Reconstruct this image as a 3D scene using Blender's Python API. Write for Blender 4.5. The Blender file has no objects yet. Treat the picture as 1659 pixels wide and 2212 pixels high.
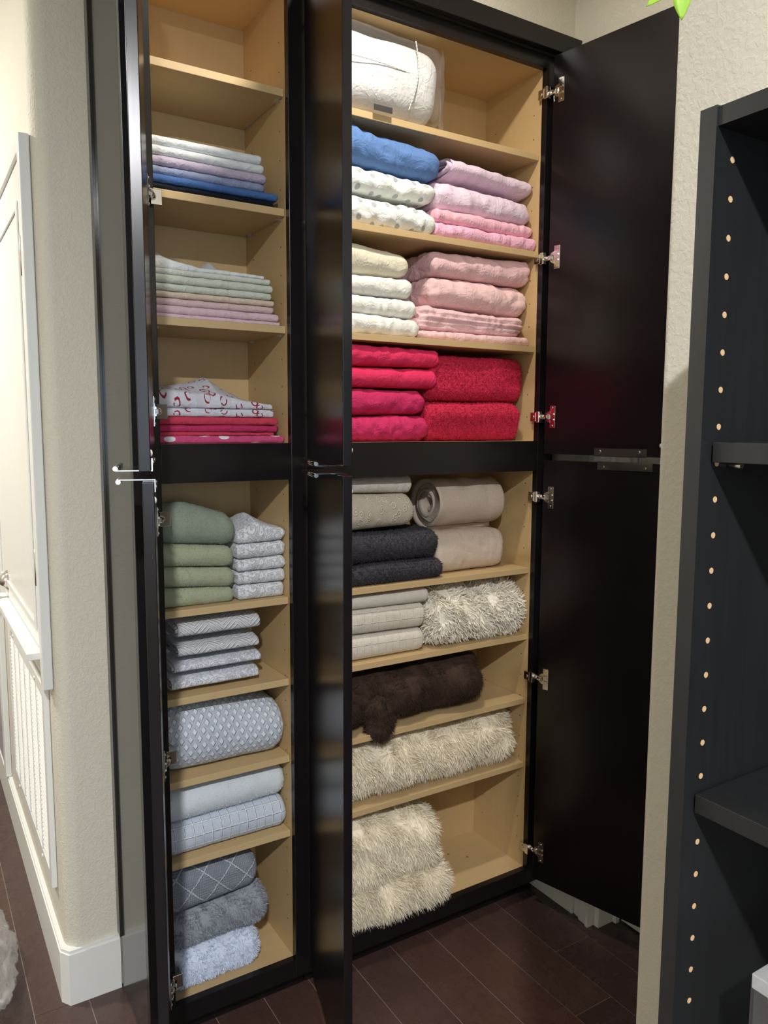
import bpy, bmesh, math, random
import numpy as np
from mathutils import Vector, Matrix, noise
random.seed(7); RNG = np.random.default_rng(5)
scene = bpy.context.scene
COL = scene.collection
R = math.radians

# ------------------------------------------------------------------ materials
def lin(c):
    return tuple(((v/255)/12.92 if v/255 <= .04045 else (((v/255)+.055)/1.055)**2.4) for v in c) + (1,)

class NT:
    def __init__(s, name):
        s.mat = bpy.data.materials.new(name); s.mat.use_nodes = True
        s.t = s.mat.node_tree; s.n = s.t.nodes; s.l = s.t.links
        s.p = s.n['Principled BSDF']; s.out = s.n['Material Output']
    def inp(s, sock, v):
        if hasattr(v, 'is_linked') or hasattr(v, 'links'): s.l.new(v, sock)
        else:
            try: sock.default_value = v
            except Exception: sock.default_value = tuple(v)[:len(sock.default_value)]
    def m(s, op, a, b=0.0, c=0.0, clamp=False):
        n = s.n.new('ShaderNodeMath'); n.operation = op; n.use_clamp = clamp
        for i, v in enumerate((a, b, c)): s.inp(n.inputs[i], v)
        return n.outputs[0]
    def coord(s, kind='Object'):
        return s.n.new('ShaderNodeTexCoord').outputs[kind]
    def map(s, v, scale=(1, 1, 1), rot=(0, 0, 0), loc=(0, 0, 0)):
        n = s.n.new('ShaderNodeMapping'); s.l.new(v, n.inputs[0])
        n.inputs['Location'].default_value = loc; n.inputs['Rotation'].default_value = rot; n.inputs['Scale'].default_value = scale
        return n.outputs[0]
    def noise(s, v, scale, detail=3, rough=.5, dist=0):
        n = s.n.new('ShaderNodeTexNoise'); s.l.new(v, n.inputs['Vector'])
        n.inputs['Scale'].default_value = scale; n.inputs['Detail'].default_value = detail
        n.inputs['Roughness'].default_value = rough; n.inputs['Distortion'].default_value = dist
        return n.outputs['Fac']
    def vor(s, v, scale, feature='F1', rand=1.0):
        n = s.n.new('ShaderNodeTexVoronoi'); n.feature = feature; n.voronoi_dimensions = '2D'; s.l.new(v, n.inputs['Vector'])
        n.inputs['Scale'].default_value = scale
        if 'Randomness' in n.inputs: n.inputs['Randomness'].default_value = rand
        return n.outputs['Distance']
    def xyz(s, v):
        n = s.n.new('ShaderNodeSeparateXYZ'); s.l.new(v, n.inputs[0]); return n.outputs
    def ramp(s, f, a, b, ca=(0, 0, 0, 1), cb=(1, 1, 1, 1)):
        n = s.n.new('ShaderNodeValToRGB'); s.l.new(f, n.inputs[0])
        if a > b: a, b, ca, cb = b, a, cb, ca
        e = n.color_ramp.elements; e[0].position = a; e[1].position = b; e[0].color = ca; e[1].color = cb
        return n.outputs[0]
    def mix(s, f, a, b):
        n = s.n.new('ShaderNodeMix'); n.data_type = 'RGBA'
        s.inp(n.inputs['Factor'], f); s.inp(n.inputs['A'], a); s.inp(n.inputs['B'], b)
        return n.outputs['Result']
    def bump(s, h, strength=.3, dist=.001, prev=None):
        n = s.n.new('ShaderNodeBump'); n.inputs['Strength'].default_value = strength; n.inputs['Distance'].default_value = dist
        s.l.new(h, n.inputs['Height'])
        if prev is not None: s.l.new(prev, n.inputs['Normal'])
        return n.outputs[0]
    def fin(s, color=None, rough=.5, normal=None, **kw):
        if color is not None: s.inp(s.p.inputs['Base Color'], color)
        s.inp(s.p.inputs['Roughness'], rough)
        if normal is not None: s.l.new(normal, s.p.inputs['Normal'])
        for k, v in kw.items(): s.inp(s.p.inputs[k.replace('_', ' ')], v)
        return s.mat

def mat_wall(name, col, sc=150, strength=.38):
    t = NT(name); v = t.coord()
    h = t.ramp(t.noise(v, sc, 3, .55, .6), .42, .62)
    h2 = t.noise(v, 300, 2)
    b = t.bump(h, strength, .0018); b = t.bump(h2, .12, .0008, b)
    c = t.mix(t.noise(v, 3, 2), tuple(x*.96 for x in col[:3])+(1,), col)
    return t.fin(c, .75, b)
def mat_paint(name, col, rough=.35):
    t = NT(name); v = t.coord()
    return t.fin(t.mix(t.noise(v, 14, 3), tuple(x*.95 for x in col[:3])+(1,), col), rough, t.bump(t.noise(v, 60, 3), .06, .001))
def mat_espresso(name, col=(.0075, .006, .0066, 1), rough=.26, spec=.5):
    t = NT(name); v = t.map(t.coord(), (28, 28, 1.6))
    g = t.noise(v, 3.2, 5, .6, 1.2)
    c = t.mix(g, tuple(x*.7 for x in col[:3])+(1,), tuple(x*1.5 for x in col[:3])+(1,))
    r = t.m('ADD', t.m('MULTIPLY', t.noise(t.coord(), 5, 3), .10), rough-.05)
    return t.fin(c, r, t.bump(g, .05, .0008), Specular_IOR_Level=spec)
def mat_maple(name, col=lin((206, 177, 130))):
    t = NT(name); v = t.map(t.coord(), (2.2, 30, 30))
    g = t.noise(v, 2.2, 5, .6, .6)
    c = t.mix(g, tuple(x*.90 for x in col[:3])+(1,), tuple(min(1, x*1.06) for x in col[:3])+(1,))
    return t.fin(c, .42, t.bump(g, .03, .0005))
def mat_maple_v(name, col=lin((204, 174, 126))):
    t = NT(name); v = t.map(t.coord(), (30, 30, 2.2))
    g = t.noise(v, 2.2, 5, .6, .6)
    c = t.mix(g, tuple(x*.92 for x in col[:3])+(1,), tuple(min(1, x*1.05) for x in col[:3])+(1,))
    return t.fin(c, .45, t.bump(g, .03, .0005))
def mat_metal(name, col=(.78, .76, .73, 1), rough=.16):
    t = NT(name); return t.fin(t.mix(t.noise(t.coord(), 60, 2), tuple(x*.93 for x in col[:3])+(1,), col), rough, Metallic=1.0)
def mat_flat(name, col, rough=.6):
    t = NT(name); return t.fin(t.mix(t.noise(t.coord(), 40, 2), tuple(x*.93 for x in col[:3])+(1,), col), rough)
def mat_film(name, gloss=.35, milk=.12, sc=30):
    t = NT(name); v = t.coord()
    b = t.bump(t.noise(v, sc, 4, .6, .8), .9, .006)
    tr = t.n.new('ShaderNodeBsdfTransparent'); gl = t.n.new('ShaderNodeBsdfGlossy'); gl.inputs['Roughness'].default_value = .08
    t.l.new(b, gl.inputs['Normal'])
    lw = t.n.new('ShaderNodeLayerWeight'); lw.inputs['Blend'].default_value = .5
    m1 = t.n.new('ShaderNodeMixShader'); fac = t.m('ADD', t.m('MULTIPLY', t.m('POWER', lw.outputs['Facing'], 2.2), gloss*1.6), .07, clamp=True); t.l.new(fac, m1.inputs[0]); t.l.new(tr.outputs[0], m1.inputs[1]); t.l.new(gl.outputs[0], m1.inputs[2])
    df = t.n.new('ShaderNodeBsdfDiffuse'); df.inputs['Color'].default_value = (.85, .85, .86, 1)
    m2 = t.n.new('ShaderNodeMixShader'); m2.inputs[0].default_value = milk; t.l.new(m1.outputs[0], m2.inputs[1]); t.l.new(df.outputs[0], m2.inputs[2])
    t.l.new(m2.outputs[0], t.out.inputs['Surface']); return t.mat

def mat_fabric(name, rgb, kind='cotton', pat=None, rgb2=None):
    """kind: cotton / terry / fleece / fur.  pat draws a woven or printed pattern in cloth metres (UV)."""
    t = NT(name); col = lin(rgb); v = t.coord(); uv = t.coord('UV'); nrm = None; c = col
    if kind == 'cotton':
        wr = t.noise(t.map(v, (1, 1, 1.6)), 24, 4, .55, 1.4)
        nrm = t.bump(wr, .45, .006)
        ab = t.m('ABSOLUTE', t.m('SUBTRACT', t.noise(t.map(v, (1.3, 1, 1), (.3, .5, .2)), 20, 3, .5, .9), .5)); nrm = t.bump(t.ramp(ab, .07, 0), .30, .0028, nrm)
        nrm = t.bump(t.noise(v, 900, 1), .08, .0003, nrm)
        rough = .75; sheen = .15
    elif kind == 'terry':
        n1 = t.noise(v, 420, 3, .7); n2 = t.noise(v, 60, 3, .5)
        nrm = t.bump(n1, .8, .0022); nrm = t.bump(n2, .35, .003, nrm); rough = .95; sheen = .4
        c = t.mix(t.ramp(n1, .3, .7), tuple(x*.78 for x in col[:3])+(1,), col)
    elif kind == 'fleece':
        n1 = t.noise(v, 105, 3, .6, 1.8); n2 = t.noise(v, 22, 3, .5)
        nrm = t.bump(n1, 1., .008); nrm = t.bump(n2, .35, .004, nrm); rough = .95; sheen = .5
        c = t.mix(t.ramp(n1, .3, .68), tuple(x*.72 for x in col[:3])+(1,), col)
    else:
        n1 = t.noise(v, 90, 3, .6); rough = .8; sheen = .3
        c = t.mix(t.ramp(n1, .3, .7), tuple(x*.92 for x in col[:3])+(1,), col)
    if pat:
        X, Y, Z = t.xyz(uv); c2 = lin(rgb2)
        def sm(x, e0, e1): return t.ramp(x, e0, e1)
        if pat == 'chevron':
            z = t.m('PINGPONG', X, .034); z = t.m('ADD', t.m('MULTIPLY', z, 1.0), Y)
            w = t.m('PINGPONG', z, .0062); h = sm(t.m('MULTIPLY', w, 160), .45, .80)
        elif pat == 'lattice':
            d = t.noise(uv, 70, 2, .5); XX = t.m('ADD', X, t.m('MULTIPLY', d, .012)); YY = t.m('ADD', Y, t.m('MULTIPLY', t.noise(uv, 55, 2), .012))
            w = t.m('ABSOLUTE', t.m('SUBTRACT', t.m('PINGPONG', XX, .02), t.m('PINGPONG', YY, .016))); h = sm(t.m('MULTIPLY', w, 100), .5, .2)
        elif pat == 'waffle':
            a = t.m('PINGPONG', t.m('ADD', X, Y), .0105); b = t.m('PINGPONG', t.m('SUBTRACT', X, Y), .0105)
            w = t.m('MINIMUM', a, b); h = sm(t.m('MULTIPLY', w, 95), .34, .55)
        elif pat == 'grid':
            a = t.m('PINGPONG', X, .011); b = t.m('PINGPONG', Y, .011); w = t.m('MINIMUM', a, b); h = sm(t.m('MULTIPLY', w, 90), .17, .06)
        elif pat == 'diamond':
            a = t.m('PINGPONG', t.m('ADD', t.m('MULTIPLY', X, .75), Y), .026); b = t.m('PINGPONG', t.m('SUBTRACT', t.m('MULTIPLY', X, .75), Y), .026)
            w = t.m('MINIMUM', a, b); h = sm(t.m('MULTIPLY', w, 90), .26, .14)
            fine = t.m('MULTIPLY', t.m('PINGPONG', X, .0022), t.m('PINGPONG', Y, .0022)); fh = sm(t.m('MULTIPLY', fine, 250000), .05, .9)
            nrm = t.bump(fh, .7, .0015, nrm)
            c = t.mix(fh, tuple(x*.72 for x in col[:3])+(1,), col)
        elif pat == 'damask':
            w = t.m('ABSOLUTE', t.m('SUBTRACT', t.noise(uv, 60, 2, .4, 2.2), .5)); h = sm(t.m('MULTIPLY', w, 10), .25, .55)
        elif pat == 'scroll':
            d = t.m('ADD', t.vor(uv, 48, 'F1', .9), t.m('MULTIPLY', t.noise(uv, 110, 2), .25)); h = t.m('MAXIMUM', sm(t.m('ABSOLUTE', t.m('SUBTRACT', d, .40)), .08, .04), sm(d, .24, .20))
        elif pat == 'bands':
            w = t.m('PINGPONG', Y, .012); h = sm(t.m('MULTIPLY', w, 80), .08, .02); h = t.m('MAXIMUM', h, t.m('MULTIPLY', sm(t.m('MULTIPLY', t.m('PINGPONG', X, .011), 90), .10, .04), .25))
        elif pat == 'dots':
            h = sm(t.vor(t.map(uv, (1, 1.2, 1)), 26, 'F1', .45), .20, .17)
        elif pat == 'microdots':
            h = sm(t.vor(uv, 130, 'F1', .2), .16, .12)
        elif pat == 'rings':
            d = t.vor(t.map(uv, (1, 1.3, 1)), 34, 'F1', .9); wob = t.m('MULTIPLY', t.noise(uv, 90, 2), .22)
            w = t.m('ABSOLUTE', t.m('SUBTRACT', t.m('ADD', d, wob), .34)); h = sm(w, .065, .045)
            sel = sm(t.noise(uv, 60, 2), .42, .45); h = t.m('MULTIPLY', h, sel)
        elif pat == 'drops':
            h = sm(t.vor(t.map(uv, (.6, 1.2, 1)), 27, 'F1', .6), .22, .19)
        elif pat == 'stripe_rib':
            h = sm(t.m('MULTIPLY', t.m('PINGPONG', X, .018), 55), .25, .08)
        c = t.mix(h, c, c2)
        if pat in ('chevron', 'lattice', 'waffle', 'grid', 'diamond', 'damask', 'scroll', 'bands', 'stripe_rib'):
            nrm = t.bump(h, .8, .0035, nrm)
    m = t.fin(c, rough, nrm, Sheen_Weight=sheen*.6, Sheen_Tint=tuple(min(1, x*1.1+.02) for x in col[:3])+(1,), Specular_IOR_Level=.15)
    return m

M = dict(
    wall=mat_wall('wall_paint', lin((210, 205, 190))),
    ceil=mat_wall('ceiling_paint', lin((228, 224, 212)), 60, .4),
    white=mat_paint('white_trim_paint', lin((226, 226, 222))),
    doorpaint=mat_paint('white_door_paint', lin((232, 230, 224)), .28),
    esp=mat_espresso('espresso_wood'),
    esp_door=mat_espresso('espresso_door', (.0065, .0042, .0054, 1), .25, .46),
    esp_side=mat_espresso('espresso_side_panel', (.020, .018, .016, 1), .13, .7),
    maple=mat_maple('maple_laminate'), maplev=mat_maple_v('maple_laminate_upright'),
    black=mat_espresso('black_laminate', (.0125, .0128, .0135, 1), .36, .5),
    chrome=mat_metal('polished_nickel', rough=.13), brass=mat_metal('brass', (.80, .62, .34, 1), .25),
    brushed=mat_metal('brushed_nickel', (.62, .58, .53, 1), .28),
    dark=mat_flat('dark_recess', (.01, .01, .01, 1)), raw=mat_flat('raw_chipboard', lin((214, 176, 132))),
    gap=mat_flat('grille_backing', lin((58, 56, 56))),
    acrylic=mat_film('clear_acrylic', .35, .02, 3), film=mat_film('crinkled_plastic_film', .35, .08, 13),
    bagfilm=mat_film('clear_plastic_bag', .16, .05, 9),
    leaf=mat_flat('green_leaf', lin((150, 195, 60)), .4), terra=mat_flat('white_pot', lin((220, 216, 208)), .4),
    greydoor=mat_paint('grey_door_paint', lin((168, 164, 172))),
)

# ------------------------------------------------------------------ mesh helpers
def link(name, me, mat, parent=None):
    o = bpy.data.objects.new(name, me); COL.objects.link(o)
    for mm in (mat if isinstance(mat, (list, tuple)) else [mat]): me.materials.append(mm)
    if parent is not None: o.parent = parent
    return o
def tag(o, label=None, cat=None, group=None, kind=None):
    for k, v in (('label', label), ('category', cat), ('group', group), ('kind', kind)):
        if v: o[k] = v
    return o
def empty(name, loc=(0, 0, 0)):
    o = bpy.data.objects.new(name, None); COL.objects.link(o); o.location = loc; o.empty_display_size = .05; return o
class MB:
    """collects shapes in world metres; build() makes one mesh object, local to its parent's location"""
    def __init__(s): s.bm = bmesh.new()
    def box(s, x0, x1, y0, y1, z0, z1, mi=0, M4=None):
        vs = [s.bm.verts.new((x, y, z)) for x in (x0, x1) for y in (y0, y1) for z in (z0, z1)]
        if M4 is not None:
            for v in vs: v.co = M4 @ v.co
        for f in ((0, 1, 3, 2), (4, 6, 7, 5), (0, 4, 5, 1), (2, 3, 7, 6), (0, 2, 6, 4), (1, 5, 7, 3)):
            fc = s.bm.faces.new([vs[i] for i in f]); fc.material_index = mi
        return s
    def prism(s, pts, a, b, axis='z', mi=0, M4=None, smooth=False):
        """closed 2-D outline extruded along an axis from a to b"""
        def P(p, h):
            c = {'z': (p[0], p[1], h), 'x': (h, p[0], p[1]), 'y': (p[0], h, p[1])}[axis]
            return (M4 @ Vector(c)) if M4 is not None else Vector(c)
        lo = [s.bm.verts.new(P(p, a)) for p in pts]; hi = [s.bm.verts.new(P(p, b)) for p in pts]; n = len(pts)
        for i in range(n):
            f = s.bm.faces.new((lo[i], lo[(i+1) % n], hi[(i+1) % n], hi[i])); f.material_index = mi; f.smooth = smooth
        for r in (lo[::-1], hi):
            f = s.bm.faces.new(r); f.material_index = mi
        return s
    def cyl(s, p0, p1, r0, r1=None, n=16, mi=0, smooth=True):
        r1 = r0 if r1 is None else r1; p0 = Vector(p0); p1 = Vector(p1); d = (p1-p0).normalized()
        a = d.orthogonal().normalized(); b = d.cross(a)
        A = [s.bm.verts.new(p0+(a*math.cos(2*math.pi*i/n)+b*math.sin(2*math.pi*i/n))*r0) for i in range(n)]
        B = [s.bm.verts.new(p1+(a*math.cos(2*math.pi*i/n)+b*math.sin(2*math.pi*i/n))*r1) for i in range(n)]
        for i in range(n):
            f = s.bm.faces.new((A[i], A[(i+1) % n], B[(i+1) % n], B[i])); f.smooth = smooth; f.material_index = mi
        s.bm.faces.new(A[::-1]).material_index = mi; s.bm.faces.new(B).material_index = mi
        return s
    def ball(s, c, r, sc=(1, 1, 1), n=12, mi=0):
        g = bmesh.ops.create_uvsphere(s.bm, u_segments=n*2, v_segments=n, radius=r)
        for v in g['verts']: v.co = Vector((v.co.x*sc[0], v.co.y*sc[1], v.co.z*sc[2]))+Vector(c)
        for f in {f for v in g['verts'] for f in v.link_faces}: f.smooth = True; f.material_index = mi
        return s
    def build(s, name, mat, parent=None, bevel=0, origin=None, seg=2):
        bmesh.ops.recalc_face_normals(s.bm, faces=s.bm.faces)
        me = bpy.data.meshes.new(name)
        off = Vector((0, 0, 0)); q = parent
        while q is not None: off += q.location; q = q.parent
        if parent is None and origin is not None: off = Vector(origin)
        bmesh.ops.translate(s.bm, verts=s.bm.verts, vec=-off)
        s.bm.to_mesh(me); s.bm.free(); o = link(name, me, mat, parent)
        if parent is None and origin is not None: o.location = origin
        if bevel:
            m = o.modifiers.new('bevel', 'BEVEL'); m.width = bevel; m.segments = seg; m.limit_method = 'ANGLE'; m.angle_limit = R(40)
            m.harden_normals = False
        return o
def struct(mb, name, mat, parent=None, bevel=0):
    o = mb.build(name, mat, parent, bevel)
    if parent is None: o['kind'] = 'structure'
    return o

# ------------------------------------------------------------------ camera
YAW, PITCH, ROLL, CH = R(31.824), R(6.313), R(.232), 1.441
fwd = Vector((math.sin(YAW)*math.cos(PITCH), math.cos(YAW)*math.cos(PITCH), -math.sin(PITCH)))
rt = Vector((math.cos(YAW), -math.sin(YAW), 0)); up = rt.cross(fwd)
rt, up = rt*math.cos(ROLL)+up*math.sin(ROLL), up*math.cos(ROLL)-rt*math.sin(ROLL)
cd = bpy.data.cameras.new('camera'); cam = bpy.data.objects.new('camera', cd); COL.objects.link(cam)
cd.sensor_fit = 'VERTICAL'; cd.sensor_height = 36; cd.sensor_width = 27; cd.lens = 1667.9/2212*36; cd.clip_start = .02
mw = Matrix((rt, up, -fwd)).transposed().to_4x4(); mw.translation = (0, 0, CH); cam.matrix_world = mw
scene.camera = cam

# ------------------------------------------------------------------ the room
CEIL = 2.76; D = 1.65; YW = 1.936; XE = 1.632
# floor of dark planks, seams lie in the gaps
PW = .126
cols = [lin(c) for c in ((68, 51, 48), (74, 55, 50), (64, 48, 46), (78, 56, 49), (70, 52, 50))]
fm = []
for i, c in enumerate(cols):
    t = NT('dark_walnut_plank_%s' % 'abcde'[i]); v = t.map(t.coord(), (30, 2, 30))
    g = t.noise(v, 3, 5, .6, .8); dust = t.ramp(t.noise(t.coord(), 12, 6, .75, .3), .50, .95)
    cc = t.mix(g, tuple(x*.75 for x in c[:3])+(1,), tuple(x*1.25 for x in c[:3])+(1,))
    cc = t.mix(t.m('MULTIPLY', dust, .07), cc, lin((150, 140, 134)))
    rr = t.m('ADD', t.m('MULTIPLY', dust, .35), .26)
    fm.append(t.fin(cc, rr, t.bump(g, .06, .001)))
fm.append(mat_flat('dusty_seam', lin((150, 136, 126)), .8))
fl = MB()
X0f = .07-PW*16
fl.box(X0f, X0f+PW*42, -3.2, 4.4, -.05, -.0012, mi=5)
for k in range(42):
    xa = X0f+PW*k; joints = {27: 1.239+0, 28: 1.436}.get(k, None)
    # row whose left edge is 1.331 / 1.457
    if abs(xa-1.330) < .01: j0 = 1.239
    elif abs(xa-1.456) < .01: j0 = 1.436
    elif abs(xa-.196) < .01: j0 = 1.93
    else: j0 = random.uniform(2.02, 2.9) if k % 2 else random.uniform(.2, 1.1)
    y = j0-1.22*5
    while y < 4.4:
        a, b = max(y, -3.2), min(y+1.22, 4.4)
        if b > a: fl.box(xa+.0010, xa+PW-.0010, a+.0009, b-.0009, -.01, 0, mi=random.randrange(5))
        y += 1.22
struct(fl, 'floor', fm)
struct(MB().box(-1.7, 3.2, -3.3, 4.4, CEIL, CEIL+.1), 'ceiling', M['ceil'])
struct(MB().box(-1.75, -1.6, -3.3, 4.4, 0, CEIL), 'wall_left', M['wall'])
struct(MB().box(-1.6, 3.2, -3.35, -3.2, 0, CEIL), 'wall_rear', M['wall'])
struct(MB().box(-1.6, .277, 4.2, 4.35, 0, CEIL), 'wall_far', M['wall'])
def arc(cx, cy, r, a0, a1, n=10): return [(cx+r*math.cos(R(a0+(a1-a0)*i/n)), cy+r*math.sin(R(a0+(a1-a0)*i/n))) for i in range(n+1)]
# pier wall with a bullnose corner: hall side (x=.277) turning into the wall behind the cabinets
pr = [(.277, 4.2)]+arc(.277+.036, YW+.036, .036, 180, 270)+[(XE, YW), (XE, YW+.12), (.43, YW+.12), (.43, 4.2)]
o = struct(MB().prism(pr, 0, CEIL), 'wall_back', M['wall'])
for p in o.data.polygons: p.use_smooth = False
bp = [(.262, 4.2), (.262, YW+.012), (.279, YW-.014), (.403, YW-.014), (.403, YW-.0005), (.30, YW-.0005), (.2765, YW+.04), (.2765, 4.2)]
struct(MB().prism(bp, 0, .134).prism([(.265, 4.2), (.265, YW+.013), (.281, YW-.010), (.403, YW-.010), (.403, YW-.0005), (.30, YW-.0005), (.2765, YW+.04), (.2765, 4.2)], .134, .142), 'baseboard_back', M['white'])
# soffit above the cabinets
struct(MB().box(.405, XE, 1.643, YW-.001, 2.487, CEIL), 'wall_upper', M['wall'])
# east wall: stub beside the cabinet, doorway, header
struct(MB().box(XE, XE+.10, 1.462, YW+.12, 0, CEIL).box(XE, XE+.10, .70, 1.462, 2.06, CEIL), 'wall_east', M['wall'])
struct(MB().box(XE-.016, XE-.0003, 1.535, 1.925, 0, .142), 'baseboard_east', M['white'])
# moulded door casing + jamb
cas = MB(); cas.prism([(XE-.020, 1.475), (XE-.0003, 1.475), (XE-.0003, 1.532), (XE-.008, 1.532), (XE-.012, 1.512), (XE-.018, 1.506)], 0, 2.09)
cas.prism([(XE-.026, 1.464), (XE-.0003, 1.464), (XE-.0003, 1.4745), (XE-.024, 1.4745)], 0, 2.09)
struct(cas, 'trim_1', M['white'])
struct(MB().box(XE+.001, XE+.097, 1.446, 1.4615, 0, 2.058).box(XE+.060, XE+.075, 1.434, 1.4455, 0, 2.058), 'trim_2', M['white'])
dd = MB().box(XE+.080, XE+.115, .72, 1.43, .006, 2.05)
d2 = struct(dd, 'door_2', M['doorpaint'])
# near wall on the right (its far corner is a small bullnose)
WR = mat_wall('wall_paint_near', lin((210, 205, 190)), 120, .25)
pr = [(.85, -3.2)]+arc(.85+.012, .683-.012, .012, 180, 90, 6)+[(3.0, .683), (3.0, -3.2)]
struct(MB().prism(pr, 0, CEIL), 'wall_right', WR)

# hallway door above the return-air grille
HX = .277
dm = MB()
y0, y1, z0, z1 = 1.992, 2.95, .822, 2.055
dm.box(HX-.016, HX-.0005, y0, y1, z0, z1)
dr = struct(dm, 'door_1', M['doorpaint'], bevel=.002)
fr = MB(); fr.box(HX-.024, HX-.0005, 1.958, 1.992, .805, 2.09).box(HX-.024, HX-.0005, 1.992, 2.98, 2.056, 2.09).box(HX-.024, HX-.0005, 2.951, 2.985, .805, 2.055)
f2 = fr.build('door_frame', M['white'], dr, .003)
rb = MB(); rb.box(HX-.021, HX-.016, 2.07, 2.09, .93, 1.97).box(HX-.021, HX-.016, 2.86, 2.88, .93, 1.97).box(HX-.021, HX-.016, 2.09, 2.86, .93, .95).box(HX-.021, HX-.016, 2.09, 2.86, 1.95, 1.97)
rb.build('panel_moulding', M['white'], dr, .002)
MB().box(HX-.052, HX-.0165, 2.00, 2.80, .872, .890).build('ledge', M['white'], dr, .002)
for hz in (1.83, 1.10):
    hb = MB(); hb.box(HX-.0195, HX-.016, 2.006, 2.016, hz-.045, hz+.045).cyl((HX-.021, 2.004, hz-.045), (HX-.021, 2.004, hz+.045), .004)
    tag(hb.build('hinge', M['brushed'], dr), 'brushed metal butt hinge')
kb = MB().cyl((HX-.0165, 2.72, .945), (HX-.040, 2.72, .945), .033, .012).cyl((HX-.040, 2.72, .945), (HX-.066, 2.72, .945), .010).ball((HX-.085, 2.72, .945), .026, (.8, 1, 1))
tag(kb.build('door_knob', M['brushed'], dr), 'brushed metal door knob')
# grille
gy0, gy1, gz0, gz1 = 2.035, 2.815, .255, .790
g = empty('return_air_grille', (HX, 2.42, gz0))
tag(g, 'white louvred return air grille low on the hallway wall, under the white access door', 'vent grille')
f = MB(); f.box(HX-.014, HX-.0005, gy0, gy0+.035, gz0, gz1).box(HX-.014, HX-.0005, gy1-.035, gy1, gz0, gz1).box(HX-.014, HX-.0005, gy0+.035, gy1-.035, gz0, gz0+.035).box(HX-.014, HX-.0005, gy0+.035, gy1-.035, gz1-.035, gz1)
f.build('frame', M['white'], g, .002)
MB().box(HX-.003, HX-.0005, gy0+.035, gy1-.035, gz0+.035, gz1-.035).build('backing', M['gap'], g)
s = MB(); n = 36
for i in range(n):
    z = gz0+.045+(gz1-gz0-.09)*i/(n-1)
    s.prism([(HX-.012, z-.001), (HX-.0050, z+.0048), (HX-.0050, z+.0062), (HX-.012, z+.0003)], gy0+.036, gy1-.036, 'y')
s.build('louvres', M['white'], g)
for i in range(1, 6):
    y = gy0+.035+(gy1-gy0-.07)*i/6; MB().box(HX-.0135, HX-.0122, y-.0022, y+.0022, gz0+.034, gz1-.034).build('cross_bar', M['white'], g)
for y in (gy0+.15, gy1-.15):
    for z in (gz0+.017, gz1-.017): MB().cyl((HX-.0142, y, z), (HX-.017, y, z), .006, .004).build('screw', M['white'], g)
# far doorway casing and the grey door down the hall
struct(MB().box(HX-.020, HX-.0005, 3.06, 3.13, .143, 2.1), 'trim_3', M['white'], bevel=.003)
struct(MB().box(HX-.012, HX-.0005, 3.14, 3.95, .143, 2.06), 'door_3', M['greydoor'])

# ------------------------------------------------------------------ cabinets
ZB, ZR0, ZR1, ZT, ZTOP = .106, 1.317, 1.402, 2.409, 2.443
YF = D+.019                    # back of the face frame
YB = 1.917                     # cabinet back
LSH = [2.194, 1.934, 1.6715, 1.0314, .8287, .6335, .4395]
RSH = [2.192, 1.931, 1.669, 1.0313, .8315, .6362, .4365]

def hinge_geo(mb, hx, z, sgn, pi, d, nin):
    """compact face-frame hinge. hx: frame edge; sgn: +1 box lies towards +x of the edge; pi: door inner corner; d: along door; nin: inner face normal"""
    x0, x1 = sorted((hx, hx+sgn*.013))
    mb.box(x0, x1, D-.002, D+.020, z-.0125, z+.0125)
    x0, x1 = sorted((hx-sgn*.010, hx+sgn*.013)); mb.box(x0, x1, D-.014, D-.002, z-.0155, z+.0155)
    xs = hx+sgn*.0132
    mb.cyl((xs, D+.009, z), (xs+sgn*.002, D+.009, z), .005, n=10)
    # link arm to the door
    c = Vector((hx-sgn*.004, D-.008, z)); e = Vector((pi[0]+d[0]*.016+nin[0]*.004, pi[1]+d[1]*.016+nin[1]*.004, z))
    mb.cyl(c, e, .0078, n=12)
    # cup plate on the door
    def P(s, t, h): return Vector((pi[0]+d[0]*s+nin[0]*t, pi[1]+d[1]*s+nin[1]*t, z+h))
    F = Matrix(((d[0], nin[0], 0, pi[0]), (d[1], nin[1], 0, pi[1]), (0, 0, 1, z), (0, 0, 0, 1)))
    mb.box(.018, .036, .0002, .0022, -.031, .031, M4=F)
    mb.prism([(.020+.0165*math.cos(R(90+180*i/10)), .0165*math.sin(R(90+180*i/10))) for i in range(11)], .0002, .0030, 'y', M4=F)
    mb.box(.020, .033, .002, .0060, -.010, -.005, M4=F).box(.020, .033, .002, .0060, .005, .010, M4=F)
    for h in (-.025, .025): mb.cyl(P(.027, .002, h), P(.027, .0042, h), .0035, .0025, n=10)

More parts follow.
